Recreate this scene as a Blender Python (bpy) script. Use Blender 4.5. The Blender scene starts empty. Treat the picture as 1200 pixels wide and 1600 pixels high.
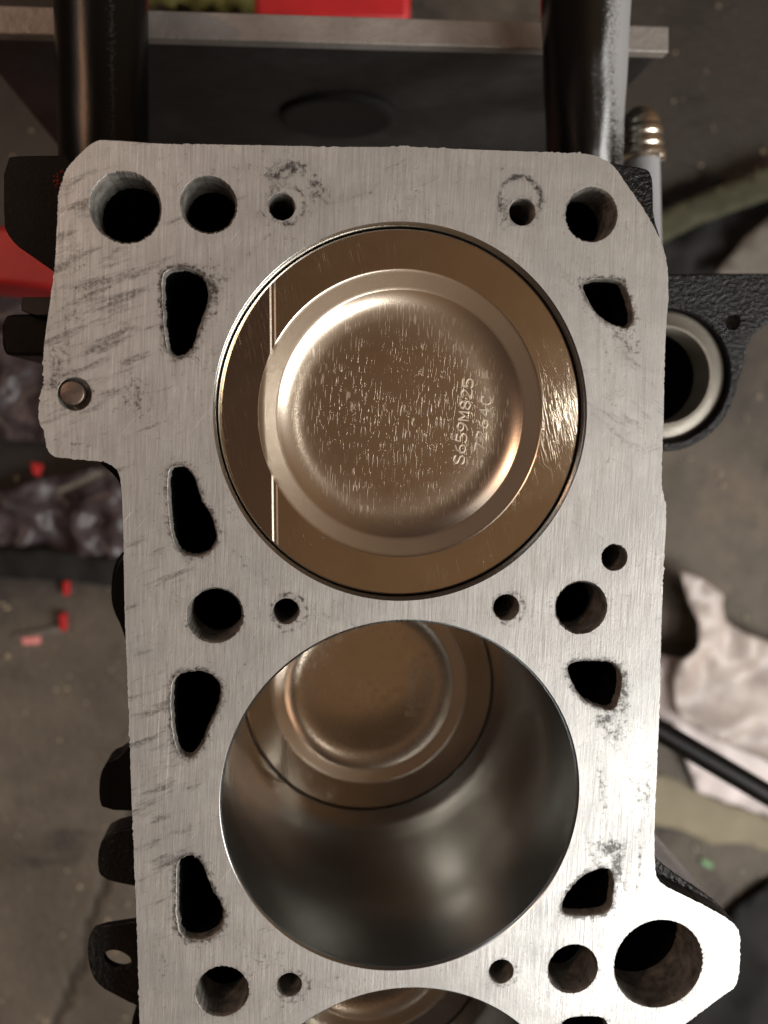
import bpy, bmesh, math, random
import numpy as np
from mathutils import Vector, Matrix, noise
from mathutils.geometry import delaunay_2d_cdt
random.seed(4); rng = np.random.default_rng(7)
S = bpy.context.scene; COL = S.collection
MM = 0.001
# ---------------------------------------------------------------- camera (all lengths below in mm, world z=0 is the machined deck)
F, VX, VY, H = 1400.0, 454.8, 672.9, 207.5
d = Vector((VX-600, VY-800, F)).normalized()
Xc = Vector((1, 0, 0)); Xc = (Xc - d*Xc.dot(d)).normalized(); Zc = -d; Yc = Zc.cross(Xc)
def c2w(v): return Vector((Xc.dot(v), Yc.dot(v), Zc.dot(v)))
def at(px, py, z=0.0):
    r = c2w(Vector((px-600, py-800, F))); t = (z-H)/r.z
    return Vector((r.x*t, r.y*t, z))
def at_y(px, py, y):
    r = c2w(Vector((px-600, py-800, F))); t = y/r.y
    return Vector((r.x*t, y, H+r.z*t))
def mmpx(z): return (H-z)/F          # mm per photo pixel at that depth
cd = bpy.data.cameras.new('camera'); cam = bpy.data.objects.new('camera', cd); COL.objects.link(cam)
R = Matrix((c2w(Vector((1, 0, 0))), c2w(Vector((0, -1, 0))), c2w(Vector((0, 0, -1))))).transposed()
cam.matrix_world = Matrix.Translation((0, 0, H*MM)) @ R.to_4x4()
cd.sensor_width = 36; cd.lens = F/1600*36; cd.clip_start = .005; cd.clip_end = 60
cd.dof.use_dof = True; cd.dof.focus_distance = H*MM*1.01; cd.dof.aperture_fstop = cd.lens/2.7
S.camera = cam
# ---------------------------------------------------------------- light: a workshop, daylight through an opening at the lower right, a warm bulb at the upper left
W = bpy.data.worlds.new('World'); S.world = W; W.use_nodes = True
bg = W.node_tree.nodes['Background']; wt = W.node_tree          # dim warm room, gradient added so the piston reflects darker towards its left
tc = wt.nodes.new('ShaderNodeTexCoord'); dp = wt.nodes.new('ShaderNodeVectorMath'); dp.operation = 'DOT_PRODUCT'; dp.inputs[1].default_value = (.80, -.42, .1)
mr = wt.nodes.new('ShaderNodeMapRange'); mr.interpolation_type = 'SMOOTHSTEP'; mr.inputs[1].default_value = -.30; mr.inputs[2].default_value = .50
mx = wt.nodes.new('ShaderNodeMix'); mx.data_type = 'RGBA'; mx.inputs[6].default_value = (.050, .031, .024, 1); mx.inputs[7].default_value = (.195, .115, .060, 1)
wt.links.new(tc.outputs['Generated'], dp.inputs[0]); wt.links.new(dp.outputs['Value'], mr.inputs[0]); wt.links.new(mr.outputs[0], mx.inputs[0]); wt.links.new(mx.outputs[2], bg.inputs[0])
S.cycles.max_bounces = 16; S.cycles.glossy_bounces = 14; S.cycles.diffuse_bounces = 5
S.view_settings.view_transform = 'Standard'; S.view_settings.look = 'None'; S.view_settings.exposure = 0; S.view_settings.gamma = 1
def lamp(name, target, direction, dist, w, h, power, colour):
    l = bpy.data.lights.new(name, 'AREA'); l.shape = 'RECTANGLE'; l.size = w; l.size_y = h; l.energy = power; l.color = colour
    o = bpy.data.objects.new(name, l); COL.objects.link(o)
    dv = Vector(direction).normalized(); o.location = target*MM + dv*dist
    o.rotation_euler = dv.to_track_quat('Z', 'Y').to_euler(); return o
lamp('daylight_opening', at(1075, 1500), (.45, -.59, 1), 1.5, .36, .36, 4.6, (1, .97, .93))
lamp('right_window', at(985, 640), (.378, .023, 1), 1.6, .05, .10, .45, (1, .96, .90))
lamp('far_doorway', at(500, 700), (1.1, -.55, .70), 1.6, .9, .7, 27.0, (1, .97, .93))
lamp('upper_left_fill', at(500, 700), (-.95, .75, .95), 1.8, 1.0, .9, 3.2, (.97, 1.0, .99))  # added fill from the upper left, brightens the deck
lamp('warm_bulb', at(600, 700), (-.75, .42, .80), 1.3, 0.07, .07, 3.0, (1, .50, .25))
# ---------------------------------------------------------------- materials
class NT:
    def __init__(s, name):
        s.m = bpy.data.materials.new(name); s.m.use_nodes = True; s.t = s.m.node_tree; s.b = s.t.nodes['Principled BSDF']
        s.co = s.n('ShaderNodeTexCoord').outputs['Object']
    def n(s, t, **k):
        x = s.t.nodes.new(t)
        for a, v in k.items(): setattr(x, a, v)
        return x
    def put(s, sock, v):
        if hasattr(v, 'is_output'): s.t.links.new(v, sock)
        elif v is not None: sock.default_value = v
    def map(s, scale=(1, 1, 1), rot=(0, 0, 0), loc=(0, 0, 0), src=None):
        if any(rot) and tuple(scale) != (1, 1, 1): src = s.map((1, 1, 1), rot, (0, 0, 0), src); rot = (0, 0, 0)
        x = s.n('ShaderNodeMapping'); s.put(x.inputs[0], src or s.co); x.inputs[1].default_value = loc; x.inputs[2].default_value = rot; x.inputs[3].default_value = scale
        return x.outputs[0]
    def noise(s, scale, detail=4, rough=.55, vec=None, dist=0):
        x = s.n('ShaderNodeTexNoise'); s.put(x.inputs['Vector'], vec or s.co); x.inputs['Scale'].default_value = scale
        x.inputs['Detail'].default_value = detail; x.inputs['Roughness'].default_value = rough; x.inputs['Distortion'].default_value = dist
        return x.outputs['Fac']
    def ramp(s, f, a, b, lo=0.0, hi=1.0):
        x = s.n('ShaderNodeMapRange'); s.put(x.inputs[0], f); x.inputs[1].default_value = a; x.inputs[2].default_value = b; x.inputs[3].default_value = lo; x.inputs[4].default_value = hi
        return x.outputs[0]
    def math(s, op, a, b=None):
        x = s.n('ShaderNodeMath', operation=op); s.put(x.inputs[0], a)
        if b is not None: s.put(x.inputs[1], b)
        return x.outputs[0]
    def mix(s, f, a, b):
        x = s.n('ShaderNodeMix', data_type='RGBA'); s.put(x.inputs[0], f); s.put(x.inputs[6], a if hasattr(a, 'is_output') else (*a, 1)); s.put(x.inputs[7], b if hasattr(b, 'is_output') else (*b, 1))
        return x.outputs[2]
    def attr(s, name):
        return s.n('ShaderNodeAttribute', attribute_name=name).outputs['Fac']
    def bump(s, h, dist, strength=1.0, prev=None):
        x = s.n('ShaderNodeBump'); x.inputs['Strength'].default_value = strength; x.inputs['Distance'].default_value = dist; s.put(x.inputs['Height'], h)
        if prev: s.put(x.inputs['Normal'], prev)
        return x.outputs[0]
    def set(s, **k):
        for a, v in k.items():
            s.put(s.b.inputs[{'col': 'Base Color', 'rough': 'Roughness', 'metal': 'Metallic', 'nor': 'Normal', 'aniso': 'Anisotropic', 'coat': 'Coat Weight', 'croough': 'Coat Roughness', 'trans': 'Transmission Weight', 'spec': 'Specular IOR Level', 'alpha': 'Alpha'}[a]], v if hasattr(v, 'is_output') or not isinstance(v, tuple) else (*v, 1))
        return s.m

def deck_material():
    t = NT('ground_deck_metal')
    fine = t.noise(1, 3, .65, t.map((2600, 90, 300), (0, 0, .05)))       # lapping scratches along the block
    fine2 = t.noise(1, 3, .6, t.map((1100, 35, 200), (0, 0, -.03)))
    bold = t.ramp(t.noise(1, 2, .5, t.map((900, 22, 200), (0, 0, .07))), .66, .74)
    bold = t.math('MULTIPLY', bold, t.attr('smear'))
    cross = t.ramp(t.noise(1, 2, .6, t.map((60, 1800, 200), (0, 0, -.9))), .68, .75)
    blot = t.noise(45, 6, .65); blot2 = t.noise(170, 5, .7)
    grain = t.noise(1300, 3, .7)
    arcs = t.noise(1, 5, .68, t.map((55, 300, 30), (0, 0, math.radians(-21))))
    arcs2 = t.noise(1, 5, .68, t.map((60, 300, 30), (0, 0, math.radians(33))))
    brk = t.ramp(t.noise(1200, 3, .75), .30, .55)
    sm = t.math('MULTIPLY', t.ramp(t.math('ADD', arcs, t.math('MULTIPLY', t.attr('smear'), .16)), .64, .76), brk)
    sm2 = t.math('MULTIPLY', t.ramp(t.math('ADD', arcs2, t.math('MULTIPLY', t.attr('smear2'), .16)), .66, .78), brk)
    st = t.ramp(t.math('ADD', t.noise(750, 6, .72), t.math('MULTIPLY', t.attr('stain'), .30)), .61, .80)
    pit = t.ramp(t.noise(800, 4, .75, None, .6), .64, .70)
    hair = t.ramp(t.math('ABSOLUTE', t.math('SUBTRACT', t.noise(38, 5, .7, None, 1.2), .5)), .0, .006, 1, 0)
    hair = t.math('MULTIPLY', hair, t.ramp(blot, .52, .6))
    dirt = t.math('MAXIMUM', t.math('MAXIMUM', t.math('MULTIPLY', sm, .62), t.math('MULTIPLY', sm2, .55)), t.math('MAXIMUM', t.math('MULTIPLY', st, .86), t.math('MAXIMUM', t.math('MULTIPLY', pit, .35), t.math('MULTIPLY', hair, .45))))
    soft = t.math('MULTIPLY', t.attr('stain'), .20)
    base = t.mix(t.ramp(blot, .35, .65), (.46, .482, .482), (.68, .705, .70))
    base = t.mix(t.ramp(blot2, .4, .7, 0, .35), base, (.36, .365, .355))
    base = t.mix(t.ramp(fine, .38, .68, 0, .32), base, (.80, .78, .75))
    base = t.mix(t.ramp(fine2, .50, .72, 0, .28), base, (.27, .27, .265))
    base = t.mix(t.math('MULTIPLY', bold, .9), base, (.95, .94, .9))
    base = t.mix(t.math('MULTIPLY', cross, .6), base, (.9, .88, .85))
    base = t.mix(soft, base, (.12, .11, .105))
    base = t.mix(dirt, base, (.045, .043, .042))
    rough = t.math('ADD', t.ramp(blot, .3, .7, .43, .34), t.math('MULTIPLY', dirt, .04))
    rough = t.math('ADD', rough, t.ramp(fine, .35, .65, .10, -.08))
    h = t.math('ADD', t.math('MULTIPLY', fine, 1.0), t.math('ADD', t.math('MULTIPLY', grain, .9), t.math('MULTIPLY', fine2, .5)))
    return t.set(col=base, rough=rough, metal=t.ramp(dirt, 0, 1, .68, .85), nor=t.bump(h, .00004, .8))
def piston_material(name, kind):
    t = NT(name)
    fl = t.noise(1, 1, .3, t.map((3400, 330, 300), (0, 0, .04)))
    fleck = t.ramp(fl, .58, .72)
    patch = t.ramp(t.noise(60, 5, .65), .30, .66)
    f2 = t.math('MULTIPLY', fleck, patch)
    fine = t.noise(1, 2, .5, t.map((3500, 250, 300), (0, 0, .35)))
    if kind == 'floor':
        h = t.math('ADD', t.math('MULTIPLY', f2, 1.0), t.math('MULTIPLY', t.noise(1400, 3, .6), .12)); dist = .000028; r = .16
    elif kind == 'land':
        a = t.ramp(t.noise(1, 3, .6, t.map((3000, 170, 200), (0, 0, -.2))), .54, .72)
        a = t.math('MULTIPLY', a, t.ramp(t.noise(45, 4, .65, t.map(loc=(3, 1, 0))), .40, .62))
        h = t.math('ADD', a, t.math('MULTIPLY', t.noise(1600, 2, .6), .06)); dist = .000022; r = .09; f2 = a
    else:
        h = t.noise(1500, 3, .6); dist = .00001; r = .27
    rough = t.math('ADD', t.math('MULTIPLY', f2, .22 if kind != 'bowl' else 0.0), r)
    if kind == 'floor':
        ln = t.n('ShaderNodeVectorMath', operation='LENGTH'); t.put(ln.inputs[0], t.map((1, 1, 0)))
        rough = t.math('ADD', rough, t.ramp(ln.outputs['Value'], .017, .0235, 0, .10))
        h = t.math('MULTIPLY', h, t.ramp(ln.outputs['Value'], .0205, .0255, 1, .0))
    return t.set(col=t.mix(patch, (.64, .56, .46), (.72, .64, .53)), metal=1.0, rough=rough, nor=t.bump(h, dist, 1.0))
def bore_material():
    t = NT('honed_bore_iron')
    n = t.noise(1, 2, .5, t.map((500, 500, 2500)))
    return t.set(col=t.mix(t.noise(40), (.40, .42, .43), (.48, .50, .505)), metal=1.0, rough=t.ramp(n, .3, .7, .20, .24))
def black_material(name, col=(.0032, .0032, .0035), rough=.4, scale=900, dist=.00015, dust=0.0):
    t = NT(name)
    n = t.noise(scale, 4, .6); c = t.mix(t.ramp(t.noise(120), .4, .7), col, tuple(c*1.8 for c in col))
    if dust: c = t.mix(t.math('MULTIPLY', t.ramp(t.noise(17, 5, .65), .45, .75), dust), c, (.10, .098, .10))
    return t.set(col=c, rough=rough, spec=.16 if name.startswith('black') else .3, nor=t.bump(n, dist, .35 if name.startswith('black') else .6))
def hole_material():
    t = NT('cast_iron_hole_wall')
    return t.set(col=t.mix(t.ramp(t.noise(300), .35, .7), (.12, .115, .105), (.34, .325, .30)), rough=.5, metal=.5, nor=t.bump(t.noise(900, 4), .0003, .6))
def plain(name, col, rough=.5, metal=0.0, var=.35, scale=60, bs=400, bd=.0003, coat=0.0):
    t = NT(name)
    c = t.mix(t.ramp(t.noise(scale, 5, .6), .3, .7), tuple(x*(1-var) for x in col), tuple(min(1, x*(1+var)) for x in col))
    return t.set(col=c, rough=rough, metal=metal, coat=coat, nor=t.bump(t.noise(bs, 4, .6), bd, .7))
def floor_material():
    t = NT('oily_concrete')
    a = t.noise(5.5, 6, .62, None, .4); b = t.noise(28, 6, .65); c = t.noise(260, 4, .7)
    col = t.mix(t.ramp(a, .35, .65), (.085, .070, .052), (.195, .165, .128))
    col = t.mix(t.ramp(b, .45, .7, 0, .7), col, (.075, .066, .056))
    col = t.mix(t.ramp(t.noise(9, 5, .6, t.map(loc=(.5, .2, 0)), .8), .57, .68, 0, .85), col, (.020, .018, .016))
    col = t.mix(t.ramp(c, .60, .72, 0, .6), col, (.24, .22, .17))
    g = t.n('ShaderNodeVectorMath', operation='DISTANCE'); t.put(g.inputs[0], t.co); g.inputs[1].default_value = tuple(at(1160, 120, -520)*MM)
    shade_dist = t.math('ADD', g.outputs['Value'], t.math('MULTIPLY', t.math('SUBTRACT', t.noise(11, 5, .6), .5), .5))
    col = t.mix(t.ramp(shade_dist, 0.14, .32, .85, 0), col, (.018, .015, .012))  # shade on the upper right floor, painted into its colour
    for sx, sy, r0, r1 in ((20, 780, .08, .17), (10, 170, .12, .24), (60, 520, .05, .15)):       # shade on the left floor, painted as dark patches
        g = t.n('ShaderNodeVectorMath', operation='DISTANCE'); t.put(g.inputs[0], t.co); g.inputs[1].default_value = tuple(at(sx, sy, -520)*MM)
        shade_dist = t.math('ADD', g.outputs['Value'], t.math('MULTIPLY', t.math('SUBTRACT', t.noise(9, 5, .6), .5), .4))
        col = t.mix(t.ramp(shade_dist, r0, r1, .75, 0), col, (.016, .014, .013))
    q0, q1 = at(165, 1370, -520)*MM, at(80, 1620, -520)*MM; dv = (q1-q0).normalized(); nv = Vector((-dv.y, dv.x, 0))
    pr_ = t.n('ShaderNodeVectorMath', operation='DOT_PRODUCT'); t.put(pr_.inputs[0], t.co); pr_.inputs[1].default_value = tuple(nv)
    dist = t.math('ABSOLUTE', t.math('ADD', t.math('SUBTRACT', pr_.outputs['Value'], nv.dot(q0)), t.math('MULTIPLY', t.math('SUBTRACT', t.noise(14, 5, .7), .5), .05)))
    crack = t.ramp(dist, .001, .008, 1, 0)
    col = t.mix(t.math('MULTIPLY', crack, .65), col, (.022, .018, .014))
    return t.set(col=col, rough=t.ramp(a, .3, .7, .45, .8), nor=t.bump(t.math('SUBTRACT', t.math('ADD', b, c), t.math('MULTIPLY', crack, 1.5)), .002, .8))
def tube_material(name, frost_and_glint):
    t = NT(name)
    n = t.noise(1, 4, .7, t.map((1500, 700, 1500)))
    n2 = t.noise(1100, 3, .8)
    fr = t.math('ADD', t.attr('frost_and_glint'), t.math('MULTIPLY', t.math('SUBTRACT', n2, .5), 1.5))
    fr = t.math('MULTIPLY', t.ramp(fr, .30, .70), frost_and_glint)
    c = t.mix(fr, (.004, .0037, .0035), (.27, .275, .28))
    return t.set(col=c, rough=t.ramp(fr, 0, 1, .26 if frost_and_glint < .5 else .13, .7), spec=.22 if frost_and_glint < .5 else .6, nor=t.bump(n, .00006 if frost_and_glint < .5 else .00007, .8))

M = dict(stamp=plain('bright_stamped_metal', (.62, .56, .47), .42, .5, .1, 300, 2500, .0001), deck=deck_material(), land=piston_material('machined_piston_land', 'land'), pfloor=piston_material('scratched_piston_bowl_floor', 'floor'),
         bowl=piston_material('turned_piston_bowl_wall', 'bowl'), bore=bore_material(), black=black_material('black_paint_and_hole_shade'),
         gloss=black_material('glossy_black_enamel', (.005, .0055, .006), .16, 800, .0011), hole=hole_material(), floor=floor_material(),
         tube1=tube_material('black_tube_paint', .12), tube2=tube_material('frosted_tube_paint', .9),
         plate=black_material('satin_plate_paint', (.013, .013, .0145), 0.5, 200, .0002, .35), edge=plain('bare_steel_edge', (.30, .28, .26), .55, .5, .3, 45, 500, .0004),
         seal=plain('pale_cast_ring', (.30, .28, .24), .42, .4, .2, 60, 300, .0002), pin=plain('brown_steel_pin', (.16, .125, .105), .45, .8, .3, 400, 1500, .0001),
         cap=plain('zinc_plated_cap', (.62, .58, .50), .28, 1.0, .15, 200, 600, .0001), greytube=plain('pale_grey_sleeve', (.36, .37, .39), .5, .1, .1),
         red=plain('red_plastic', (.50, .020, .024), .45, 0, .15, 30), leaf=plain('pale_green_cloth', (.28, .36, .15), .7, 0, .4, 60),
         paper=plain('crinkled_white_paper', (.82, .75, .74), .6, 0, .10, 25), film=plain('dusty_plastic_film', (.52, .45, .41), .35, 0, .25, 25),
         rag=plain('purple_grey_plastic', (.055, .044, .049), .35, 0, .5, 60, 100, .002), olive=plain('olive_webbing', (.05, .05, .026), .8, 0, .3),
         dark=plain('black_rag_and_shade', (.005, .005, .005), .8, 0, .3), straw=plain('faded_strap', (.15, .14, .12), .7, 0, .3),
         pink=plain('pink_plastic_chip', (.75, .28, .26), .5, 0, .1), grit=plain('beige_grit', (.42, .36, .25), .7, 0, .4), board=plain('tan_board', (.27, .24, .165), .8, 0, .2, 12),
         ring=plain('graphite_ring_stain', (.045, .043, .042), .5, .3, .3, 500))
# ---------------------------------------------------------------- mesh helpers
def mesh(name, verts, faces, mats, parent=None, smooth=False, mi=None, loc=(0, 0, 0)):
    me = bpy.data.meshes.new(name)
    me.from_pydata([(v[0]*MM, v[1]*MM, v[2]*MM) for v in verts], [], faces)
    for m in (mats if isinstance(mats, (list, tuple)) else [mats]): me.materials.append(m)
    if mi is not None: me.polygons.foreach_set('material_index', mi)
    if smooth is True: me.polygons.foreach_set('use_smooth', [True]*len(me.polygons))
    me.update()
    o = bpy.data.objects.new(name, me); COL.objects.link(o)
    if parent: o.parent = parent
    o.location = Vector(loc)*MM
    return o
def empty(name, loc, label, cat, group=None):
    o = bpy.data.objects.new(name, None); o.empty_display_size = .02; COL.objects.link(o); o.location = Vector(loc)*MM
    o['label'] = label; o['category'] = cat
    if group: o['group'] = group
    return o
def tag(o, label, cat, group=None, kind=None):
    if label: o['label'] = label
    if cat: o['category'] = cat
    if group: o['group'] = group
    if kind: o['kind'] = kind
    return o
def bevel(o, w, seg=2, ang=35):
    m = o.modifiers.new('bevel', 'BEVEL'); m.width = w*MM; m.segments = seg; m.limit_method = 'ANGLE'; m.angle_limit = math.radians(ang); return o
def autosmooth(o, deg=35):
    me = o.data; bm = bmesh.new(); bm.from_mesh(me)
    for f in bm.faces: f.smooth = True
    for e in bm.edges:
        if len(e.link_faces) == 2 and e.calc_face_angle(0) > math.radians(deg): e.smooth = False
    bm.to_mesh(me); bm.free(); return o
def resample(poly, step, closed=True):
    P = [Vector(p[:2]) for p in poly]; out = []
    n = len(P)
    for i in range(n if closed else n-1):
        a, b = P[i], P[(i+1) % n]; k = max(1, int(round((b-a).length/step)))
        for j in range(k): out.append(a.lerp(b, j/k))
    return out
def smooth_loop(poly, it=1):
    P = [Vector(p[:2]) for p in poly]
    for _ in range(it):
        Q = []
        for i in range(len(P)):
            a, b = P[i], P[(i+1) % len(P)]; Q += [a.lerp(b, .25), a.lerp(b, .75)]
        P = Q
    return P
def normals2(P):
    out = []; n = len(P)
    ar = sum(P[i].x*P[(i+1) % n].y-P[(i+1) % n].x*P[i].y for i in range(n)); s = 1 if ar > 0 else -1
    for i in range(n):
        t = (P[(i+1) % n]-P[i-1]); t = t.normalized() if t.length > 1e-9 else Vector((1, 0)); out.append(Vector((t.y, -t.x))*s)   # outward
    return out
def jag(P, amp, seed, f=1.0):
    N = normals2(P); Q = []
    for p, nn in zip(P, N):
        a = noise.noise(Vector((p.x*.7*f, p.y*.7*f, seed)))*.5 + noise.noise(Vector((p.x*2.3*f, p.y*2.3*f, seed+9)))*.6
        m = max(0, noise.noise(Vector((p.x*.10, p.y*.10, seed+4)))+.45)
        Q.append(p+nn*(a*amp*m*1.5))
    return Q
def circ(c, r, n=96):
    return [Vector((c[0]+r*math.cos(2*math.pi*i/n), c[1]+r*math.sin(2*math.pi*i/n))) for i in range(n)]
def prism(name, poly, z0, z1, mat, parent=None, holes=(), bev=0, loc=None, sm=True):
    """solid plate: outline (2D mm) with holes, from z0 (top) to z1"""
    bm = bmesh.new(); loops = [list(poly)]+[list(h) for h in holes]; E = []; top = []
    for L in loops:
        vs = [bm.verts.new((p[0], p[1], z0)) for p in L]; top.append(vs)
        E += [bm.edges.new((vs[i], vs[(i+1) % len(vs)])) for i in range(len(vs))]
    bmesh.ops.triangle_fill(bm, use_beauty=True, edges=E)
    for f in bm.faces:
        if f.normal.z < 0: f.normal_flip()
    geo = list(bm.faces); vm = {}
    for vs in top:
        for v in vs: vm[v] = bm.verts.new((v.co.x, v.co.y, z1))
    for f in geo: bm.faces.new([vm[v] for v in reversed(f.verts)])
    for vs in top:
        for i in range(len(vs)):
            a, b = vs[i], vs[(i+1) % len(vs)]; bm.faces.new((a, b, vm[b], vm[a]))
    bmesh.ops.recalc_face_normals(bm, faces=bm.faces)
    o = bm_obj(name, bm, mat, parent, loc)
    if sm: autosmooth(o)
    if bev: bevel(o, bev)
    return o
def bm_obj(name, bm, mat, parent=None, loc=None):
    me = bpy.data.meshes.new(name)
    for v in bm.verts: v.co *= MM
    bm.to_mesh(me); bm.free(); me.materials.append(mat); o = bpy.data.objects.new(name, me); COL.objects.link(o)
    if parent: o.parent = parent
    if loc is not None: o.location = Vector(loc)*MM
    return o
def lathe(name, prof, mat, parent=None, n=96, loc=(0, 0, 0), axis=None, deg=35, cap=False):
    V = []; Fc = []
    for r, z in prof:
        for i in range(n):
            a = 2*math.pi*i/n; V.append((r*math.cos(a), r*math.sin(a), z))
    for k in range(len(prof)-1):
        for i in range(n):
            j = (i+1) % n; Fc.append((k*n+i, (k+1)*n+i, (k+1)*n+j, k*n+j))
    if cap:
        Fc.append(tuple(range(n-1, -1, -1))[::-1]); Fc.append(tuple((len(prof)-1)*n+i for i in range(n))[::-1])
    o = mesh(name, V, Fc, mat, parent, loc=loc)
    bm = bmesh.new(); bm.from_mesh(o.data); bmesh.ops.recalc_face_normals(bm, faces=bm.faces); bm.to_mesh(o.data); bm.free()
    autosmooth(o, deg)
    if axis is not None: o.rotation_euler = Vector(axis).to_track_quat('Z', 'Y').to_euler()
    return o
def px(L, z=0): return [at(x, y, z).to_2d() for x, y in L]

# ---------------------------------------------------------------- the cylinder block
C1 = Vector((26.06, 3.67)); PITCH = 91.98; BR = 43.75
BORES = [C1, C1-Vector((0, PITCH)), C1-Vector((0, 2*PITCH))]
OUT = [(167,219),(200,221),(250,225),(300,225),(400,227),(500,229),(600,230),(640,228),(700,232),(800,236),(900,239),(925,241),(942,247),(960,260),(982,292),(1005,325),(1026,362),(1037,388),(1043,412),(1045,460),(1041,506),(1038,570),(1037,662),(1034,725),(1034,766),(1041,787),(1041,820),(1038,867),(1033,983),(1031,1100),(1027,1183),(1026,1220),(1023,1267),(1022,1362),(1030,1378),(1043,1387),(1077,1403),(1110,1420),(1133,1433),(1155,1450),(1157,1483),(1153,1540),(1133,1553),(1100,1578),(1073,1598),(1040,1625),(1012,1660),(1008,1760),(1003,2200),(238,2200),(221,1700),(218,1600),(216,1517),(212,1400),(207,1290),(204,1200),(202,1150),(199,1060),(195,970),(193,850),(191,780),(188,745),(182,732),(170,724),(147,719),(110,717),(87,715),(76,707),(71,693),(69,672),(61,664),(60,640),(63,612),(68,604),(67,580),(68,545),(74,500),(80,460),(87,400),(89,360),(91,300),(97,280),(105,262),(123,242),(137,229),(147,222),(156,219)]
CIRC = [(196,324,57),(326,320,45.5),(440,322.5,22),(816,331,21.5),(924,335,42.5),(336,961.5,44.5),(447,955,21),(347,1549,41),(452,1539,19.5),(791,949,21),(783,1518,19.5),(908,949,41.5),(960,871,21),(895,1514,39),(1029,1506,69)]
POLY = [
 [(252,440),(255,427),(265,419),(283,416),(300,419),(316,428),(325,442),(328,460),(325,477),(318,497),(310,520),(304,540),(294,553),(278,559),(265,553),(259,540),(256,510),(253,470)],
 [(261,775),(261,745),(264,733),(272,727),(286,726),(298,732),(307,748),(312,768),(320,787),(330,801),(337,817),(341,837),(339,850),(330,862),(313,871),(293,870),(275,858),(267,835),(263,800)],
 [(266,1080),(269,1062),(280,1051),(300,1047),(320,1047),(337,1056),(346,1070),(347,1090),(340,1113),(330,1133),(320,1157),(313,1173),(300,1186),(286,1184),(276,1172),(270,1150),(266,1110)],
 [(275,1366),(277,1346),(287,1336),(307,1337),(319,1352),(326,1374),(337,1397),(348,1413),(352,1430),(347,1450),(337,1462),(313,1471),(290,1468),(279,1457),(275,1433),(275,1397)],
 [(909,452),(911,441),(926,435),(947,434),(966,437),(977,444),(983,459),(987,475),(991,491),(990,505),(980,514),(966,511),(950,505),(934,494),(922,477)],
 [(885,1047),(888,1037),(903,1032),(933,1031),(953,1032),(967,1042),(973,1055),(972,1073),(968,1093),(962,1108),(950,1111),(930,1105),(910,1095),(896,1075)],
 [(876,1423),(878,1407),(890,1388),(910,1368),(930,1358),(947,1355),(957,1361),(960,1377),(958,1397),(957,1415),(947,1428),(927,1431),(900,1432),(882,1430)],
 [(875,1600),(887,1590),(910,1587),(940,1588),(950,1597),(953,1620),(942,1650),(905,1640),(885,1622)],
 [(283,1665),(290,1645),(305,1640),(330,1642),(345,1655),(350,1680),(335,1720),(318,1755),(300,1765),(285,1750)]]
block = empty('engine_block', (30, -30, -200), 'cast iron engine block with bright ground deck face and three bores in view', 'engine block')
BO = -Vector((30, -30, -200))
def blk(o):    # parent to block keeping world placement
    o.parent = block; o.location = o.location+BO*MM; return o

outline = jag(resample(smooth_loop(px(OUT), 2), .45), .42, 1.0)
holes = []   # (loop, kind)
for i, b in enumerate(BORES): holes.append((circ(b, BR, 360), 'bore'))
for i, (x, y, r) in enumerate(CIRC):
    c = at(x, y); rr = r*mmpx(0)*(1.0+.00*i)
    rx = ( at(x+r, y)-at(x-r, y)).length/2; ry = (at(x, y+r)-at(x, y-r)).length/2; rr = (rx+ry)/2
    L = circ(c, rr, max(48, int(rr*2*math.pi/.25)))
    holes.append((jag(L, .38 if rr > 4 else .2, 3.0+i, 1.8), 'drill'))
for i, P in enumerate(POLY):
    L = resample(smooth_loop(px(P), 1), .35); holes.append((jag(L, .38, 30.0+i, 1.2), 'core'))
dow = at(116.5, 615.5); holes.append((circ(dow, 25.5*mmpx(0)*1.0, 72), 'dowel'))

verts = []; edges = []
def addloop(L):
    s = len(verts); verts.extend(L); n = len(L); edges.extend((s+i, s+(i+1) % n) for i in range(n)); return list(range(s, s+n))
oidx = addloop(outline); hidx = [addloop(L) for L, k in holes]
nb = len(verts)
# interior points
def inside(P, poly):
    x, y = P[:, 0], P[:, 1]; c = np.zeros(len(P), bool); A = np.array([(p.x, p.y) for p in poly]); B = np.roll(A, -1, 0)
    for (x1, y1), (x2, y2) in zip(A, B):
        m = ((y1 > y) != (y2 > y)); 
        if m.any():
            xi = (x2-x1)*(y-y1)/(y2-y1+1e-15)+x1; c ^= m & (x < xi)
    return c
allb = np.array([(v.x, v.y) for v in verts])
g = .8; xs = np.arange(allb[:, 0].min(), allb[:, 0].max(), g); ys = np.arange(allb[:, 1].min(), allb[:, 1].max(), g)
G = np.stack(np.meshgrid(xs, ys), -1).reshape(-1, 2); G = G+rng.uniform(-.22, .22, G.shape)
ok = inside(G, outline)
for L, k in holes: ok &= ~inside(G, L)
G = G[ok]
def mindist(P, Q):
    out = np.empty(len(P))
    for i in range(0, len(P), 2000):
        dd = P[i:i+2000, None, :]-Q[None]; out[i:i+2000] = np.sqrt((dd**2).sum(-1).min(1))
    return out
G = G[mindist(G, allb) > .35]
verts += [Vector(p) for p in G]
vo, eo, fo, ov, _, _ = delaunay_2d_cdt(verts, edges, [], 0, 1e-5)
imap = {}
for i, src in enumerate(ov):
    for q_ in src: imap[q_] = i
oidx = [imap[i] for i in oidx]; hidx = [[imap[i] for i in h] for h in hidx]; same = len(vo) == len(verts)
cen = np.array([((vo[a].x+vo[b].x+vo[c].x)/3, (vo[a].y+vo[b].y+vo[c].y)/3) for a, b, c in fo])
keep = inside(cen, outline)
for L, k in holes: keep &= ~inside(cen, L)
fo = [f for f, kk in zip(fo, keep) if kk]
print('deck verts', len(vo), 'same', same, 'faces', len(fo))
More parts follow.
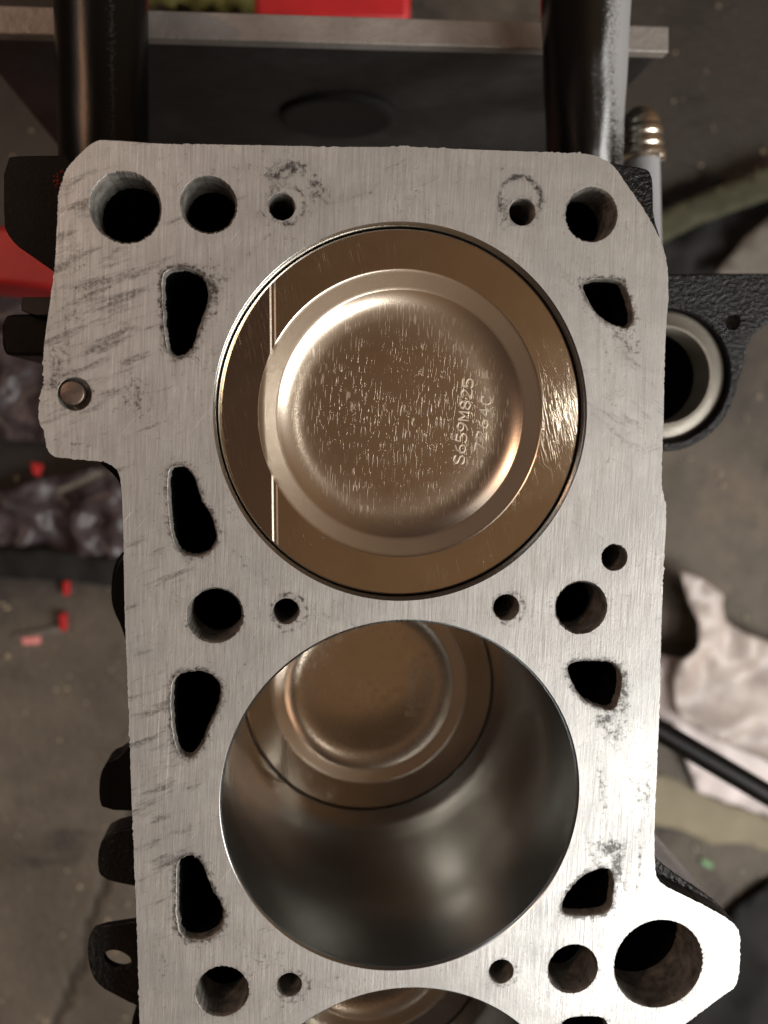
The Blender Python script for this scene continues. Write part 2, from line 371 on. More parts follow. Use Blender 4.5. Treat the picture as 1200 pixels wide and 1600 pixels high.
V = [Vector((v.x, v.y, 0)) for v in vo]; Fc = []; MI = []
for f in fo:
    a, b, c = (vo[i] for i in f)
    Fc.append(tuple(f) if (b-a).cross(c-a) > 0 else tuple(reversed(f))); MI.append(0)
def wall(idx, L, steps, outward, rag=0):
    """steps: list of (offset outward from material edge, z, material)"""
    N = normals2(L); prev = list(idx); n = len(L)
    for off, z, mi in steps:
        cur = list(range(len(V), len(V)+n)); V.extend(Vector((p.x+nn.x*(off+rag*noise.noise(Vector((p.x*.9, p.y*.9, z)))), p.y+nn.y*(off+rag*noise.noise(Vector((p.x*.9, p.y*.9, z)))), z)) for p, nn in zip(L, N))
        for i in range(n):
            j = (i+1) % n; q = (prev[i], prev[j], cur[j], cur[i]); Fc.append(q); MI.append(mi)
        prev = cur
    return prev
wall(oidx, outline, [(.12, -.35, 1), (.25, -3, 1), (.3, -150, 1)], True)
for (L, k), idx in zip(holes, hidx):
    if k == 'bore': continue
    if k == 'drill': st = [(-.18, -.30, 2), (-.22, -2.5, 2), (-.22, -15, 2), (-.5, -16, 1), (-.5, -64, 1)]  # deeper walls turn black: the hole's shade put into the colour
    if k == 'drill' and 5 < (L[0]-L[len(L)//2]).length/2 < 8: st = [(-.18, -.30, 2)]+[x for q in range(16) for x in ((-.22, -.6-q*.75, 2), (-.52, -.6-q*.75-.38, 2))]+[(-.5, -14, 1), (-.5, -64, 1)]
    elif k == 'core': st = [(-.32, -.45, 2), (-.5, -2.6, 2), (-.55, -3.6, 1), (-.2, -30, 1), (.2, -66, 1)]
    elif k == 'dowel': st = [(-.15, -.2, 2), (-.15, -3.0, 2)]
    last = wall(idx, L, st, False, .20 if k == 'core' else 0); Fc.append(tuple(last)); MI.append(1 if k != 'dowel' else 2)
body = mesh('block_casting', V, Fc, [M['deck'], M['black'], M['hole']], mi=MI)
bm = bmesh.new(); bm.from_mesh(body.data)
for f in bm.faces: f.smooth = f.material_index != 0 and len(f.verts) == 4
bmesh.ops.recalc_face_normals(bm, faces=[f for f in bm.faces if f.material_index != 0])
bm.to_mesh(body.data); bm.free()
blk(body)
# wear and dirt masks on the deck, stored at the vertices
P = np.array([(v.x, v.y) for v in V]); n0 = len(P)
stain = np.zeros(n0); smear = np.zeros(n0); smear2 = np.zeros(n0)
for (L, k), w in zip(holes, [0]*3+[.12,.15,.45,.45,.25,.35,.55,.4,.5,.45,.5,.3,.1,.35,.35]+[1.0,.75,.8,.9,.8,.9,1.0,.5,.5]+[.5]):
    if w: stain = np.maximum(stain, w*np.exp(-(mindist(P, np.array([(p.x, p.y) for p in L]))/(.7 if k != 'core' else 1.0))**1.3))
def blob(x, y, rx, ry, w, rot=0, arr=None):
    c = at(x, y); q = P-np.array([c.x, c.y]); a = math.radians(rot); s = mmpx(0)
    u = (q[:, 0]*math.cos(a)+q[:, 1]*math.sin(a))/(rx*s); v = (-q[:, 0]*math.sin(a)+q[:, 1]*math.cos(a))/(ry*s)
    (stain if arr is None else arr)[:] = np.maximum(stain if arr is None else arr, w*np.exp(-(u*u+v*v)))
def arc(x, y, r, w, wid, a0=0, a1=360, arr=None):
    c = at(x, y); q = P-np.array([c.x, c.y]); s = mmpx(0); rr = np.hypot(q[:, 0], q[:, 1]); an = np.degrees(np.arctan2(q[:, 1], q[:, 0])) % 360
    m = ((an-a0) % 360) < (a1-a0)
    stain[:] = np.maximum(stain, m*w*np.exp(-((rr-r*s)/(wid*s))**2))
for a in [(455,262,28,12,.9),(430,275,16,16,.8),(492,295,12,26,.7),(500,300,25,20,.4),(415,335,12,12,.6),(375,263,60,5,.4,5),(790,330,12,22,.7),(790,265,80,4,.35),(330,450,16,32,.9,0),(340,465,10,60,.5,-20),
          (945,1125,22,14,1.0),(975,1085,10,55,.9),(960,1145,22,22,.7),(972,1130,18,30,.5),(955,1325,30,18,1.),(965,1350,14,55,.95),(975,1390,10,30,.6),(970,525,20,12,.6),(985,545,22,18,.6),
          (90,570,14,40,.6),(210,620,28,34,.5),(120,690,30,14,.4),(83,600,14,14,.8),(1010,1240,30,40,.5),(940,1230,6,60,.6,8),(925,1340,5,60,.6,15),(1000,1340,5,60,.7),(1140,1480,10,50,.4),(250,1500,10,60,.3),(120,460,5,90,.5),(103,520,4,90,.55),(120,420,20,14,.4)]:
    blob(*a)
arc(812, 312, 34, 1.2, 4, -30, 120); arc(812, 312, 34, .8, 3.2, 120, 330)
for x, y, r in [(452,957,29),(795,950,27),(457,1541,27),(787,1520,25),(447,320,29)]: arc(x, y, r, .75, 2.6)
for b, w in zip(BORES, (.35, .25, .2)):
    r = np.hypot(P[:, 0]-b.x, P[:, 1]-b.y); m = (noise_v := np.sin(np.arctan2(P[:, 1]-b.y, P[:, 0]-b.x)*3+1)) > -.2
    stain = np.maximum(stain, w*m*np.exp(-((r-BR-6.5)/.6)**2))
blob(130, 480, 130, 260, 1.0, 0, smear); blob(250, 1250, 70, 300, .9, 0, smear); blob(260, 900, 90, 200, .6, 0, smear); blob(600, 300, 200, 30, .5, 0, smear)
blob(990, 650, 70, 110, 1.0, 0, smear2); blob(930, 420, 90, 80, .6, 0, smear2); blob(920, 800, 60, 100, .4, 0, smear2)
for nm, A in (('stain', stain), ('smear', smear), ('smear2', smear2)):
    at_ = body.data.attributes.new(nm, 'FLOAT', 'POINT'); at_.data.foreach_set('value', np.clip(A, 0, 1).astype(np.float32))
# cylinder walls
for b in BORES:
    c = lathe('cylinder_wall', [(BR, 0), (BR-.18, -.14), (BR-.55, -.62), (BR-.62, -.8), (BR-.62, -150)], M['bore'], n=288, loc=(b.x, b.y, 0), deg=50); blk(c)
    # drop the bore's own cap edge: wall starts exactly at the deck edge
# dowel pin standing proud of its counterbore
pc = at(112.5, 614); pin = lathe('dowel_pin', [(0.01, .2), (2.35, .2), (2.62, .1), (2.72, -.15), (2.72, -2.9)], M['pin'], n=48, loc=(pc.x, pc.y, 0), deg=50); blk(pin)
# black painted castings that stick out below the deck
def lug(name, L, z, th, mat='black', holes=(), bev=1.2, r=1, label=None):
    P_ = smooth_loop([at(x, y, z).to_2d() for x, y in L], r)
    hs = [[at(x, y, z).to_2d() for x, y in h] for h in holes]
    o = prism(name, P_, z, z-th, M[mat], holes=hs, bev=bev); blk(o)
    if label: o['label'] = label
    return o
lug('mounting_lug', [(6,246),(40,243),(125,243),(140,440),(100,434),(85,425),(48,399),(25,383),(11,365),(6,350)], -16, 30, 'black', label='square black lug at the top left corner')
lug('mounting_lug', [(2,493),(30,490),(120,488),(120,556),(20,556),(3,553)], -40, 30, 'black')
lug('mounting_lug', [(33,466),(36,464),(120,464),(120,492),(33,492)], -36, 4, 'plate')
lug('side_flange', [(140,712),(230,712),(230,800),(200,800),(191,775),(186,755),(176,741),(160,728)], -9, 40)
lug('side_flange', [(230,850),(230,1020),(196,1005),(188,980),(176,955),(172,935),(173,905),(178,880),(192,860)], -22, 40)
lug('side_rib', [(230,1140),(203,1163),(187,1182),(167,1190),(156,1210),(154,1245),(160,1266),(230,1268)], -26, 9)
lug('side_rib', [(240,1288),(208,1293),(167,1304),(154,1322),(152,1358),(160,1373),(187,1381),(240,1390)], -26, 9, 'gloss')
hl = [(184+21*math.cos(a), 1499+13*math.sin(a)+5*math.cos(a)) for a in [2*math.pi*i/20 for i in range(20)]]
lug('lifting_eye', [(240,1436),(208,1440),(150,1449),(139,1462),(136,1487),(142,1523),(157,1543),(182,1556),(208,1570),(240,1580)], -24, 2.2, 'gloss', holes=[hl], bev=.3, label='glossy black lug pierced by an oval hole')
lug('side_rib', [(250,1560),(214,1572),(204,1600),(200,1660),(250,1660)], -30, 9)
lug('corner_lug', [(950,250),(968,257),(1008,262),(1019,272),(1021,300),(1021,338),(1035,380),(1000,400)], -14, 25, 'gloss', label='glossy black lug behind the top right corner')
lug('side_flange', [(1008,1330),(1023,1338),(1033,1349),(1062,1370),(1090,1388),(1120,1410),(1140,1432),(1158,1456),(1148,1470),(1125,1452),(1095,1430),(1050,1408),(1008,1395)], -7, 50, 'gloss', bev=.5, label='black flank below the pointed lower right ear')
# red glints at the top left corner, painted as small red beads
bmr = bmesh.new()
for i in range(16):
    p = at(84+random.random()*16, 294-random.random()*30, -14); bmesh.ops.create_icosphere(bmr, subdivisions=1, radius=random.uniform(.15, .4), matrix=Matrix.Translation((p.x, p.y, -13-random.random()*2)))
o = bm_obj('glint_beads', bmr, plain('red_glint', (.30, .05, .03), .2, 0, .3)); o['kind'] = 'stuff'; blk(o)
# round flange with a pale ring, at the right
zf = -60; sf = mmpx(zf)
fc = at(1041, 587, zf)
arcp = []
def pf(x, y): return at(x, y, zf).to_2d()
flange_out = [pf(900, 429), pf(1040, 428), pf(1120, 427), pf(1200, 427), pf(1330, 429), pf(1330, 470), pf(1240, 490), pf(1196, 508), pf(1178, 524), pf(1167, 545), pf(1163, 570)]
a0 = math.radians(5); flange_out += [fc.to_2d()+Vector((math.cos(-t), math.sin(-t)))*122*sf for t in [a0+math.radians(8)*i for i in range(0, 22)]] + [pf(900, 640)]
hole_c = circ(fc, 107*sf, 96); bolt_c = circ(at(1145, 503, zf), 11*sf, 32)
fl = prism('seal_housing', flange_out, zf, zf-9, M['gloss'], holes=[hole_c, bolt_c], bev=.6); blk(fl); fl['label'] = 'glossy black arm carrying a round pale ring'
fcr = fc
rg = lathe('bearing_ring', [(75*sf, -30), (75*sf, -2.0), (76.5*sf, -1.3), (81*sf, -1.3), (82*sf, -1.7), (98*sf, -2.0), (104*sf, -2.6), (106.8*sf, -5)], M['seal'], n=128, loc=(0, 0, 0), deg=60)
rg.parent = fl; rg.location = Vector((fc.x, fc.y, zf))*MM
bk = lathe('oil_seal_well', [(75*sf, -12), (74*sf, -26), (0.01, -26)], M['black'], n=64, deg=60); bk.parent = fl; bk.location = Vector((fc.x, fc.y, zf))*MM

# ---------------------------------------------------------------- pistons
RP, RD, CH = 42.7, 33.7, 29.7
STEP = .35
def landz(x): 
    if x > -CH+.3: return 0.0
    if x > -CH-.55: return .22*(1-abs((x+CH+.125)/.425)) if False else (-STEP*(1-(x+CH+.55)/.85))
    return -STEP
CX = (-CH+.42, -CH+.02, -CH-.58, -CH-.98)
def cz(x):
    if x > CX[0]-.001: return 0.0
    if x > CX[1]-.001: return -.22*(CX[0]-x)/(CX[0]-CX[1])
    if x > CX[2]-.001: return -.22
    if x > CX[3]-.001: return -.22+.20*(CX[2]-x)/(CX[2]-CX[3])
    return -.02-(CX[3]-x)*.11
def crown_mesh():
    NB = 240
    vs = circ((0, 0), RP-.35, NB)+circ((0, 0), RD, NB); ed = [(i, (i+1) % NB) for i in range(NB)]+[(NB+i, NB+(i+1) % NB) for i in range(NB)]
    for cx in CX:
        for s in (1, -1):
            ya = math.sqrt((RP-.35)**2-cx*cx)-.01; yb = math.sqrt(RD**2-cx*cx)+.01
            k = len(vs); m = 12
            for i in range(m+1): vs.append(Vector((cx, s*(yb+(ya-yb)*i/m))))
            ed += [(k+i, k+i+1) for i in range(m)]
    vo, eo, fo, _, _, _ = delaunay_2d_cdt(vs, ed, [], 0, 1e-5)
    Vv = []
    for v in vo:
        z = cz(v.x)
        Vv.append((v.x, v.y, z))
    Ff = []
    for f in fo:
        c = sum((vo[i] for i in f), Vector((0, 0)))/3
        if c.length < RD*.9995: continue
        a, b, c_ = (vo[i] for i in f); Ff.append(tuple(f) if (b-a).cross(c_-a) > 0 else tuple(reversed(f)))
    return Vv, Ff
ringz = cz
GL = {'S': [[(.95,1.25),(.7,1.5),(.25,1.5),(0,1.2),(.1,.9),(.5,.75),(.9,.6),(1,.3),(.75,0),(.25,0),(0,.25)]],
 '6': [[(.85,1.5),(.3,1.2),(.02,.6),(.1,.15),(.5,0),(.9,.15),(1,.5),(.8,.8),(.4,.85),(.08,.6)]],
 '5': [[(.9,1.5),(.12,1.5),(.08,.85),(.55,.95),(.95,.7),(1,.35),(.7,.02),(.2,0),(0,.2)]],
 '9': [[(.15,0),(.7,.3),(.98,.9),(.9,1.35),(.5,1.5),(.1,1.35),(0,1),(.2,.7),(.6,.65),(.92,.9)]],
 'M': [[(0,0),(.02,1.5),(.5,.6),(.98,1.5),(1,0)]],
 '8': [[(.5,.8),(.15,.95),(.08,1.25),(.5,1.5),(.92,1.25),(.85,.95),(.5,.8),(.08,.6),(0,.25),(.5,0),(1,.25),(.92,.6),(.5,.8)]],
 '2': [[(.05,1.15),(.2,1.45),(.6,1.5),(.95,1.25),(.85,.85),(0,0),(1,0)]],
 '7': [[(0,1.5),(1,1.5),(.4,0)]],
 '4': [[(.75,0),(.75,1.5),(0,.45),(1,.45)]],
 'C': [[(.95,1.2),(.7,1.5),(.25,1.5),(0,1.1),(0,.4),(.25,0),(.7,0),(.95,.3)]]}
def lettering(lines, zf):
    V_ = []; F_ = []
    for txt, p0, p1, hgt, wid in lines:
        p0 = Vector(p0); p1 = Vector(p1); n = len(txt); dr = (p1-p0)/(n-1) ; u = dr.normalized(); up = Vector((-u.y, u.x))
        for i, ch in enumerate(txt):
            o0 = p0+dr*i-u*wid/2-up*hgt/2
            for st in GL[ch]:
                pts = [o0+u*(x*wid)+up*(y*hgt/1.5) for x, y in st]
                r = .15
                for a, b in zip(pts[:-1], pts[1:]):       # each stroke a low ridge with rounded section
                    t = (b-a).normalized(); s = Vector((-t.y, t.x)); a = a-t*.05; b = b+t*.05; k = len(V_)
                    for q in (a, b):
                        for w_, h_ in ((-1.25, -.02), (-.8, .13), (0, .17), (.8, .13), (1.25, -.02)): V_.append((q.x+s.x*w_*r, q.y+s.y*w_*r, zf+h_))
                    for j in range(4): F_.append((k+j+1, k+j, k+5+j, k+6+j))
                    F_.append((k, k+1, k+2, k+3, k+4)); F_.append((k+9, k+8, k+7, k+6, k+5))
    return V_, F_
DEP = -4.3
prof = [(RD, 0), (RD-.12, -.10), (RD-.35, -.20)]
r_, z_ = prof[-1]
for i in range(1, 9): prof.append((r_-i*.50, z_-i*.105))
r_, z_ = prof[-1]; prof.append((r_-.12, z_-.05)); r_, z_ = prof[-1]
for i in range(1, 4):
    a = math.radians(12+22*i/3); r_ -= .10*math.cos(a); z_ -= .10*math.sin(a); prof.append((r_, z_))
rs, NF = r_, 30                                                                   # hollow that eases out into the flat floor
for i in range(1, NF+1):
    u = (i-.5)/NF; dr = (rs-22.0)/NF; z_ -= dr*math.tan(math.radians(35*(1-u)**1.25)); prof.append((rs-dr*i, z_))
print('bowl floor radius', prof[-1])
def make_piston():
    root = empty('piston', (0, 0, 0), '', 'piston', 'pistons in the bores')
    Vv, Ff = crown_mesh()
    c = mesh('crown_land', Vv, Ff, [M['land'], M['stamp']], root, mi=[1 if CX[3]-.01 < sum(Vv[i][0] for i in f)/3 < CX[0]+.01 and not CX[2]+.01 < sum(Vv[i][0] for i in f)/3 < CX[1]-.01 else 0 for f in Ff])
    n = 240; V_ = []; F_ = []
    for k, (r, z) in enumerate(prof):
        for i in range(n):
            a = 2*math.pi*i/n; x, y = r*math.cos(a), r*math.sin(a)
            zz = z+(ringz(RD*math.cos(a)) if k < 1 else (min(z, ringz(RD*math.cos(a))-.02)-z if k < 5 else 0)); V_.append((x, y, zz))
    for k in range(len(prof)-1):
        for i in range(n): j = (i+1) % n; F_.append((k*n+i, k*n+j, (k+1)*n+j, (k+1)*n+i))
    b = mesh('bowl_wall', V_, F_, [M['bowl'], M['pfloor']], root, smooth=True, mi=[1 if prof[k][0] < 26.2 else 0 for k in range(len(prof)-1) for i in range(n)])
    fr, fz = prof[-1]; ring = circ((0, 0), fr, n)
    fl_ = mesh('bowl_floor', [(p.x, p.y, fz) for p in ring], [tuple(range(n))], M['pfloor'], root)
    V_, F_ = lettering([('S659M825', (14.1, -10.6), (16.1, 7.7), 2.55, 1.95), ('7264C', (19.2, -7.6), (20.6, 3.6), 2.4, 1.85)], fz)
    mesh('stamped_number', V_, F_, M['stamp'], root)
    # skirt with ring grooves
    sk = [(RP-.35, -.0), (RP, -.3), (RP, -6), (RP-2, -6.05), (RP-2, -7.6), (RP, -7.65), (RP, -12), (RP-2, -12.05), (RP-2, -13.6), (RP, -13.65), (RP, -45)]
    lathe('skirt', sk, M['bowl'], root, n=192, deg=40)
    return root
def copy_tree(o, parent=None):
    c = o.copy(); COL.objects.link(c); c.parent = parent
    for ch in o.children: copy_tree(ch, c)
    return c
PI_ = make_piston()
plabels = ['piston near the deck in the uppermost bore, whole shallow bowl and number in view', 'sunken piston deep down the middle bore, part hidden by the deck', 'sunken piston in the lowest bore, only a sliver seen at the bottom edge']
for i, (b, z) in enumerate(zip(BORES, (-2.6, -93, -93))):
    p = PI_ if i == 0 else copy_tree(PI_)
    p.location = Vector((b.x, b.y, z))*MM; p['label'] = plabels[i]
    if i: p.rotation_euler[2] = math.radians(1.5 if i == 1 else -2)

# ---------------------------------------------------------------- engine stand behind the block
stand = empty('engine_stand', at(560, 150, -220), 'black steel engine stand with two round arms above the block', 'engine stand')
SO = -at(560, 150, -220)
def stp(o): o.parent = stand; o.location = o.location+SO*MM; return o
zt = -96
A, B = at(-60, 51, zt), at(1045, 82, zt); A2, B2 = at(-60, 6, zt), at(1045, 41, zt)
def quadbox(name, top4, dz, mat, bev):
    Vv = [tuple(p) for p in top4]+[(p.x, p.y, p.z-dz) for p in top4]
    o = mesh(name, Vv, [(0,1,2,3),(7,6,5,4),(0,4,5,1),(1,5,6,2),(2,6,7,3),(3,7,4,0)], mat)
    bm = bmesh.new(); bm.from_mesh(o.data); bmesh.ops.recalc_face_normals(bm, faces=bm.faces); bm.to_mesh(o.data); bm.free()
    return bevel(o, bev)
e = stp(quadbox('top_edge_bar', [A, B, B2, A2], 5, M['edge'], .5))
inset = Vector((0, 1.0, 0))
stp(quadbox('mounting_plate', [A+inset-Vector((0,0,5.2)), B+inset-Vector((1,0,5.2)), B2-inset-Vector((1,0,5.2)), A2-inset-Vector((0,0,5.2))], 240, M['plate'], 1.0))
# dark disc on the plate face, painting the shade inside its round hole
yp = A.y+(B.y-A.y)*.53; q = at_y(528, 183, yp)
sock = lathe('hole_shade_disc', [(23, 3), (23, -.4), (22, -.9), (20, -.9), (19, -.5), (.1, -.5)], M['dark'], n=96, loc=(q.x, yp-.6, q.z), axis=(0, 1, 0), deg=50); stp(sock)  # sock is only the dark disc that paints the hole's shade
def tube(name, a, b, r0, r1, mat, parent_fn, n=64, m=24, wob=0, frost_and_glint=None):
    ax = (b-a).normalized(); up = Vector((0, 0, 1)); s = ax.cross(up).normalized(); u = s.cross(ax); V_ = []; F_ = []; fr = []
    for k in range(m+1):
        t = k/m; c = a.lerp(b, t); r = r0+(r1-r0)*t
        for i in range(n):
            th = 2*math.pi*i/n; dd = s*math.cos(th)+u*math.sin(th); rr = r*(1+wob*noise.noise(Vector((dd.x*2, t*6, dd.z*2))))
            p = c+dd*rr; V_.append(tuple(p)); fr.append(frost_and_glint(dd, t) if frost_and_glint else 0)
    for k in range(m):
        for i in range(n): j = (i+1) % n; F_.append((k*n+i, k*n+j, (k+1)*n+j, (k+1)*n+i))
    F_ += [tuple(range(n)), tuple(m*n+i for i in range(n))]
    o = mesh(name, V_, F_, mat)
    bm = bmesh.new(); bm.from_mesh(o.data); bmesh.ops.recalc_face_normals(bm, faces=bm.faces); bm.to_mesh(o.data); bm.free(); autosmooth(o, 50)
    if frost_and_glint:
        A_ = o.data.attributes.new('frost_and_glint', 'FLOAT', 'POINT'); A_.data.foreach_set('value', np.array(fr, np.float32))
    return parent_fn(o) if parent_fn else o
zl = -72; k = mmpx(zl)
a = stp(tube('support_arm', at(164, 330, zl), at(157, -90, zl+2), 64*k, 66*k, M['tube1'], None, wob=.01, frost_and_glint=lambda d_, t: .45*max(0, 1-abs(d_.x-.38)/.16))); a['label'] = 'plain black round arm on the left'  # pale streak along this arm is its highlight painted into the colour
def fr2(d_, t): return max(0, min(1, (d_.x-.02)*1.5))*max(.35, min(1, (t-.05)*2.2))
a = stp(tube('support_arm', at(912, 330, -92), at(915, -90, -66), 54*mmpx(-92), 72*mmpx(-66), M['tube2'], None, wob=.03, frost_and_glint=fr2)); a['label'] = 'black round arm dusted pale grey on its right side'
# ribbed cap on a pale sleeve, right of the arm
cap = empty('threaded_fitting', at(1000, 300, -130), 'shiny ribbed metal cap on a pale grey sleeve beside the right stand arm', 'fitting')
zc = -118; k = mmpx(zc); c0 = at(1003, 245, zc); ax = (at(1000, 120, zc)-at(1003, 245, zc)).normalized()
pr = [(29,-6),(31,-4),(36,-2),(37,2),(36,5),(32,7),(32,10),(34,13),(34,18),(31,21),(31,25),(33,28),(33,34),(31,37),(29,40),(29,46),(26,52),(22,58),(15,63),(.1,65)]
o = lathe('ribbed_cap', [(r*k, z*k*1.15) for r, z in pr], M['cap'], n=64, loc=tuple(c0), axis=ax, deg=30); o.parent = cap; o.location -= cap.location
o = lathe('sleeve', [(.1, -4), (27, -4), (27, -9), (27, -190)], M['greytube'], n=48, loc=tuple(c0), axis=ax, deg=40); o.data.transform(Matrix.Scale(k, 4)); o.parent = cap; o.location -= cap.location
o = lathe('rim_nub', [(.1, 6), (3, 5), (5, 1), (5, -6), (.1, -7)], M['cap'], n=16, loc=tuple(at(1034, 242, zc+3)), axis=ax, deg=40); o.data.transform(Matrix.Scale(k*1.3, 4)); o.parent = cap; o.location -= cap.location

# ---------------------------------------------------------------- the workshop floor and what lies on it
ZF = -520
fv = []; nx = 60
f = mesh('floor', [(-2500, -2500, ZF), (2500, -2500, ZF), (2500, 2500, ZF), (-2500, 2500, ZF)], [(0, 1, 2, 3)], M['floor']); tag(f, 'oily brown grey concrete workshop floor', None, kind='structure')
def sheet(name, poly, zf, amp, mat, label, cat, seed=0, freq=.02, thick=1.0, lift=0, step=7, sharp=False):
    """crumpled sheet lying on the floor; poly in photo pixels"""
    P_ = [at(x, y, ZF+lift).to_2d() for x, y in poly]; L = resample(P_, step); L = jag(L, 3, seed, .05)
    n = len(L); e_ = [(i, (i+1) % n) for i in range(n)]
    A_ = np.array([(p.x, p.y) for p in L]); xs = np.arange(A_[:, 0].min(), A_[:, 0].max(), step); ys = np.arange(A_[:, 1].min(), A_[:, 1].max(), step)
    g_ = np.stack(np.meshgrid(xs, ys), -1).reshape(-1, 2)+rng.uniform(-step*.3, step*.3, (len(xs)*len(ys), 2)); g_ = g_[inside(g_, L)]; g_ = g_[mindist(g_, A_) > step*.4]
    vv, _, ff, _, _, _ = delaunay_2d_cdt(L+[Vector(p) for p in g_], e_, [], 0, 1e-4)
    cen_ = np.array([tuple(sum((vv[i] for i in t), Vector((0, 0)))/3) for t in ff]); kk = inside(cen_, L)
    V_ = []
    for v in vv:
        q = Vector((v.x*freq, v.y*freq, seed)); h = (1-abs(noise.noise(q))*2.2)*.6+(1-abs(noise.noise(q*2.3+Vector((5, 0, 0))))*2)*.3+noise.noise(q*5)*.15
        V_.append((v.x, v.y, ZF+lift+max(0.5, amp*h)))
    F_ = [tuple(t) if (vv[t[1]]-vv[t[0]]).cross(vv[t[2]]-vv[t[0]]) > 0 else tuple(reversed(t)) for t, b_ in zip(ff, kk) if b_]
    o = mesh(name, V_, F_, mat, smooth=not sharp); m = o.modifiers.new('thickness', 'SOLIDIFY'); m.thickness = thick*MM
    return tag(o, label, cat)
sheet('paper_sheet', [(985,1010),(1045,1022),(1120,1035),(1215,1090),(1260,1300),(1200,1274),(1130,1250),(1088,1236),(1072,1200),(1045,1125),(985,1100)], 0, 16, M['paper'], 'crumpled pinkish white paper sheet on the floor under the black bar', 'paper', 3.3, .013, .6, 2)
sheet('plastic_film', [(1056,888),(1095,905),(1124,928),(1130,968),(1155,985),(1210,1005),(1310,1060),(1290,1240),(1180,1180),(1110,1150),(1058,1120),(1046,1062),(1052,1030),(1082,1008),(1086,975),(1066,930)], 0, 14, M['film'], 'dull translucent looking plastic film folded over the white paper', 'plastic film', 6.1, .016, .6, 17)
sheet('cardboard_piece', [(985,1205),(1040,1210),(1075,1228),(1120,1250),(1220,1285),(1300,1300),(1300,1335),(1200,1330),(1160,1316),(1110,1318),(1060,1294),(985,1285)], 0, 4, M['board'], 'tan strip of dirty cardboard on the floor right of the block', 'cardboard', 9.0, .01, 1.5, 0)
sheet('plastic_bag', [(-60,760),(20,765),(70,748),(120,742),(165,728),(260,735),(270,850),(200,868),(120,868),(60,850),(-60,846)], 0, 26, M['rag'], 'crumpled purple grey plastic bag left of the block', 'bag', 12.0, .03, .6, 6, 5)
sheet('plastic_bag', [(-80,440),(10,450),(60,470),(150,470),(150,690),(60,690),(-80,680)], 0, 22, M['rag'], 'purple grey wrapping lying under the black lug on the left', 'bag', 15.0, .028, .6, 4, 5)
sheet('rag_and_shade_sheet', [(-80,860),(60,855),(190,872),(260,880),(260,925),(120,905),(-80,898)], 0, 12, M['dark'], 'black strip of painted shadow below the purple grey bag', 'rag', 17.0, .02, 1, 14, 6)  # dark sheet laid in for the shadow under the bag
sheet('rag_and_shade_sheet', [(1205,1370),(1150,1405),(1120,1440),(1100,1480),(1075,1530),(1060,1680),(1330,1680),(1330,1330)], 0, 16, M['dark'], 'large black rag on the floor at the bottom right corner', 'rag', 19.0, .012, 1.5, 1, 8)
sheet('rag_and_shade_sheet', [(1000,330),(1060,290),(1110,275),(1130,300),(1240,310),(1260,420),(1200,440),(1000,440)], 0, 16, M['dark'], 'black oily rag on the floor above the glossy arm', 'rag', 23.0, .02, 1.5, 1, 8)
sheet('webbing_strap', [(1000,345),(1100,300),(1200,262),(1260,250),(1260,292),(1180,318),(1090,352),(1000,395)], 0, 5, M['olive'], 'olive webbing strap crossing the floor at the upper right', 'strap', 27.0, .01, 2, 22, 8)
sheet('canvas_scrap', [(1115,428),(1150,385),(1200,338),(1240,310),(1260,440),(1115,440)], 0, 5, M['straw'], 'pale grey canvas scrap above the glossy arm at the right edge', 'scrap', 29.0, .01, 1.5, 20, 8)
sheet('green_cloth', [(225,-40),(395,-40),(400,30),(360,22),(300,26),(225,24)], 0, 30, M['leaf'], 'pale green cloth bunched behind the stand at the top', 'cloth', 31.0, .05, 1, 4, 4)
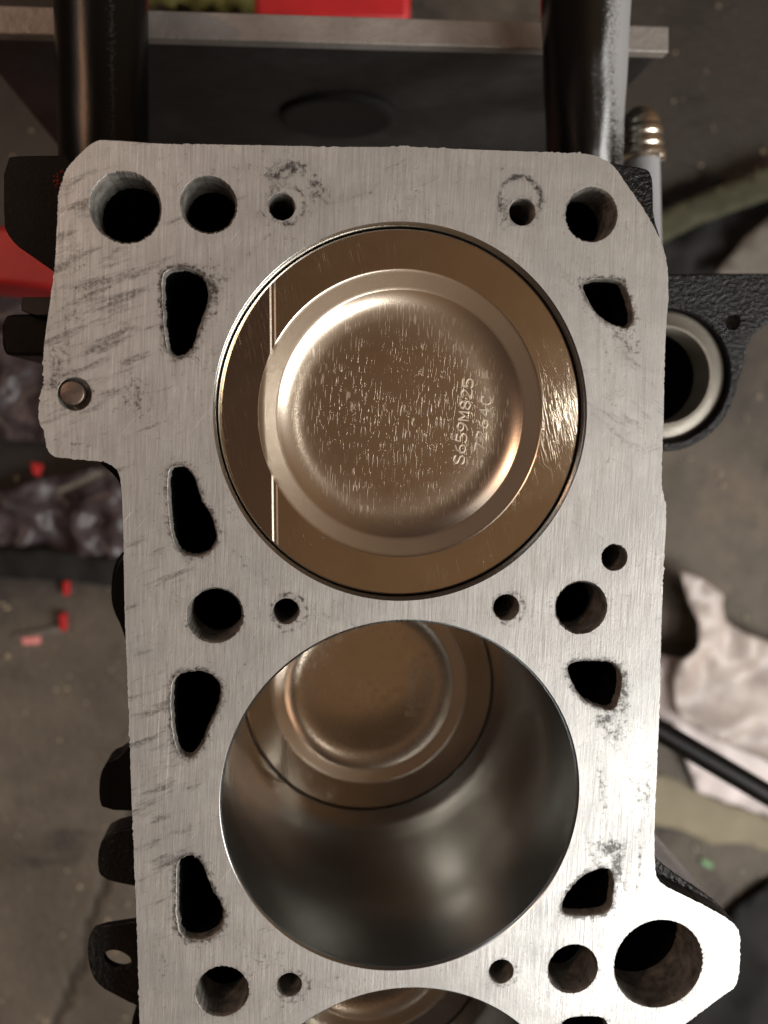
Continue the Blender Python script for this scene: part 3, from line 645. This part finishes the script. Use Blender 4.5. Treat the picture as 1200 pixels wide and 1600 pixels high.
# red things
def redbox(name, L, z, th, label, cat, bev=3):
    P_ = [at(x, y, z).to_2d() for x, y in L]; o = prism(name, P_, z, z-th, M['red'], bev=bev); return tag(o, label, cat)
redbox('red_crate', [(398,-90),(642,-90),(642,31),(398,25)], -330, 120, 'bright red plastic crate behind the stand at the top', 'crate')
redbox('red_tub', [(-90,352),(20,352),(60,395),(110,425),(110,455),(60,450),(-90,432)], -300, 60, 'red plastic tub edge under the black corner lug', 'tub')
def chip(name, L, lift, th, mat, label, cat, group=None, bev=.8):
    z = ZF+lift; P_ = [at(x, y, z).to_2d() for x, y in L]; return tag(prism(name, P_, z, z-th, mat, bev=bev), label, cat, group)
chip('plastic_chip', [(32,997),(60,994),(64,1002),(60,1007),(34,1008)], 5, 4, M['pink'], 'small pink plastic chip lowest of the red bits on the left', 'chip')
chip('plastic_chip', [(92,960),(103,958),(104,985),(94,987)], 8, 6, M['red'], 'narrow upright red chip just above the pink one', 'chip')
chip('plastic_chip', [(98,908),(107,905),(108,930),(99,932)], 8, 6, M['red'], 'narrow red chip highest beside the dark shadow strip', 'chip')
chip('plastic_chip', [(48,722),(66,726),(60,745),(50,740)], 38, 6, M['red'], 'small slanting red scrap on top of the purple bag', 'chip')
chip('wooden_sliver', [(20,993),(90,978),(98,982),(96,989),(24,1001)], 3, 2, M['straw'], 'pale thin sliver lying across behind the pink chip', 'sliver', bev=.4)
chip('wooden_sliver', [(88,764),(120,750),(156,734),(162,741),(125,758),(92,771)], 42, 3, M['straw'], 'pale thin sliver on the purple bag under the block notch', 'sliver', bev=.4)
chip('green_fragment', [(1094,1344),(1100,1342),(1116,1352),(1112,1358),(1100,1353)], 3, 3, plain('green_plastic', (.16, .34, .14), .5), 'tiny green fragment on the floor below the tan cardboard', 'fragment', bev=.5)
# bar
zb = -215; k = mmpx(zb); b = tube('black_bar', at(960, 1100, zb), at(1330, 1319, zb), 18.5*k, 18.5*k, M['black'], None, n=48, m=4); tag(b, 'straight black round bar slanting out from under the right side of the block', 'bar')
# grit scattered on the floor
bmg = bmesh.new()
for i in range(900):
    x, y = random.uniform(-60, 1260), random.uniform(-40, 1660)
    if 230 < x < 1000: continue
    p = at(x, y, ZF); r = random.choice([.5, .7, .9, 1.2, 2.2])*random.uniform(.6, 1.2)
    Mx = Matrix.Translation((p.x, p.y, ZF+r*.4)) @ Matrix.Rotation(random.random()*6, 4, 'Z') @ Matrix.Diagonal((1, random.uniform(.6, 1), .6, 1))
    bmesh.ops.create_icosphere(bmg, subdivisions=1, radius=r, matrix=Mx)
o = bm_obj('floor_grit', bmg, M['grit']); tag(o, 'beige grit and crumbs scattered on the concrete', 'grit', kind='stuff')
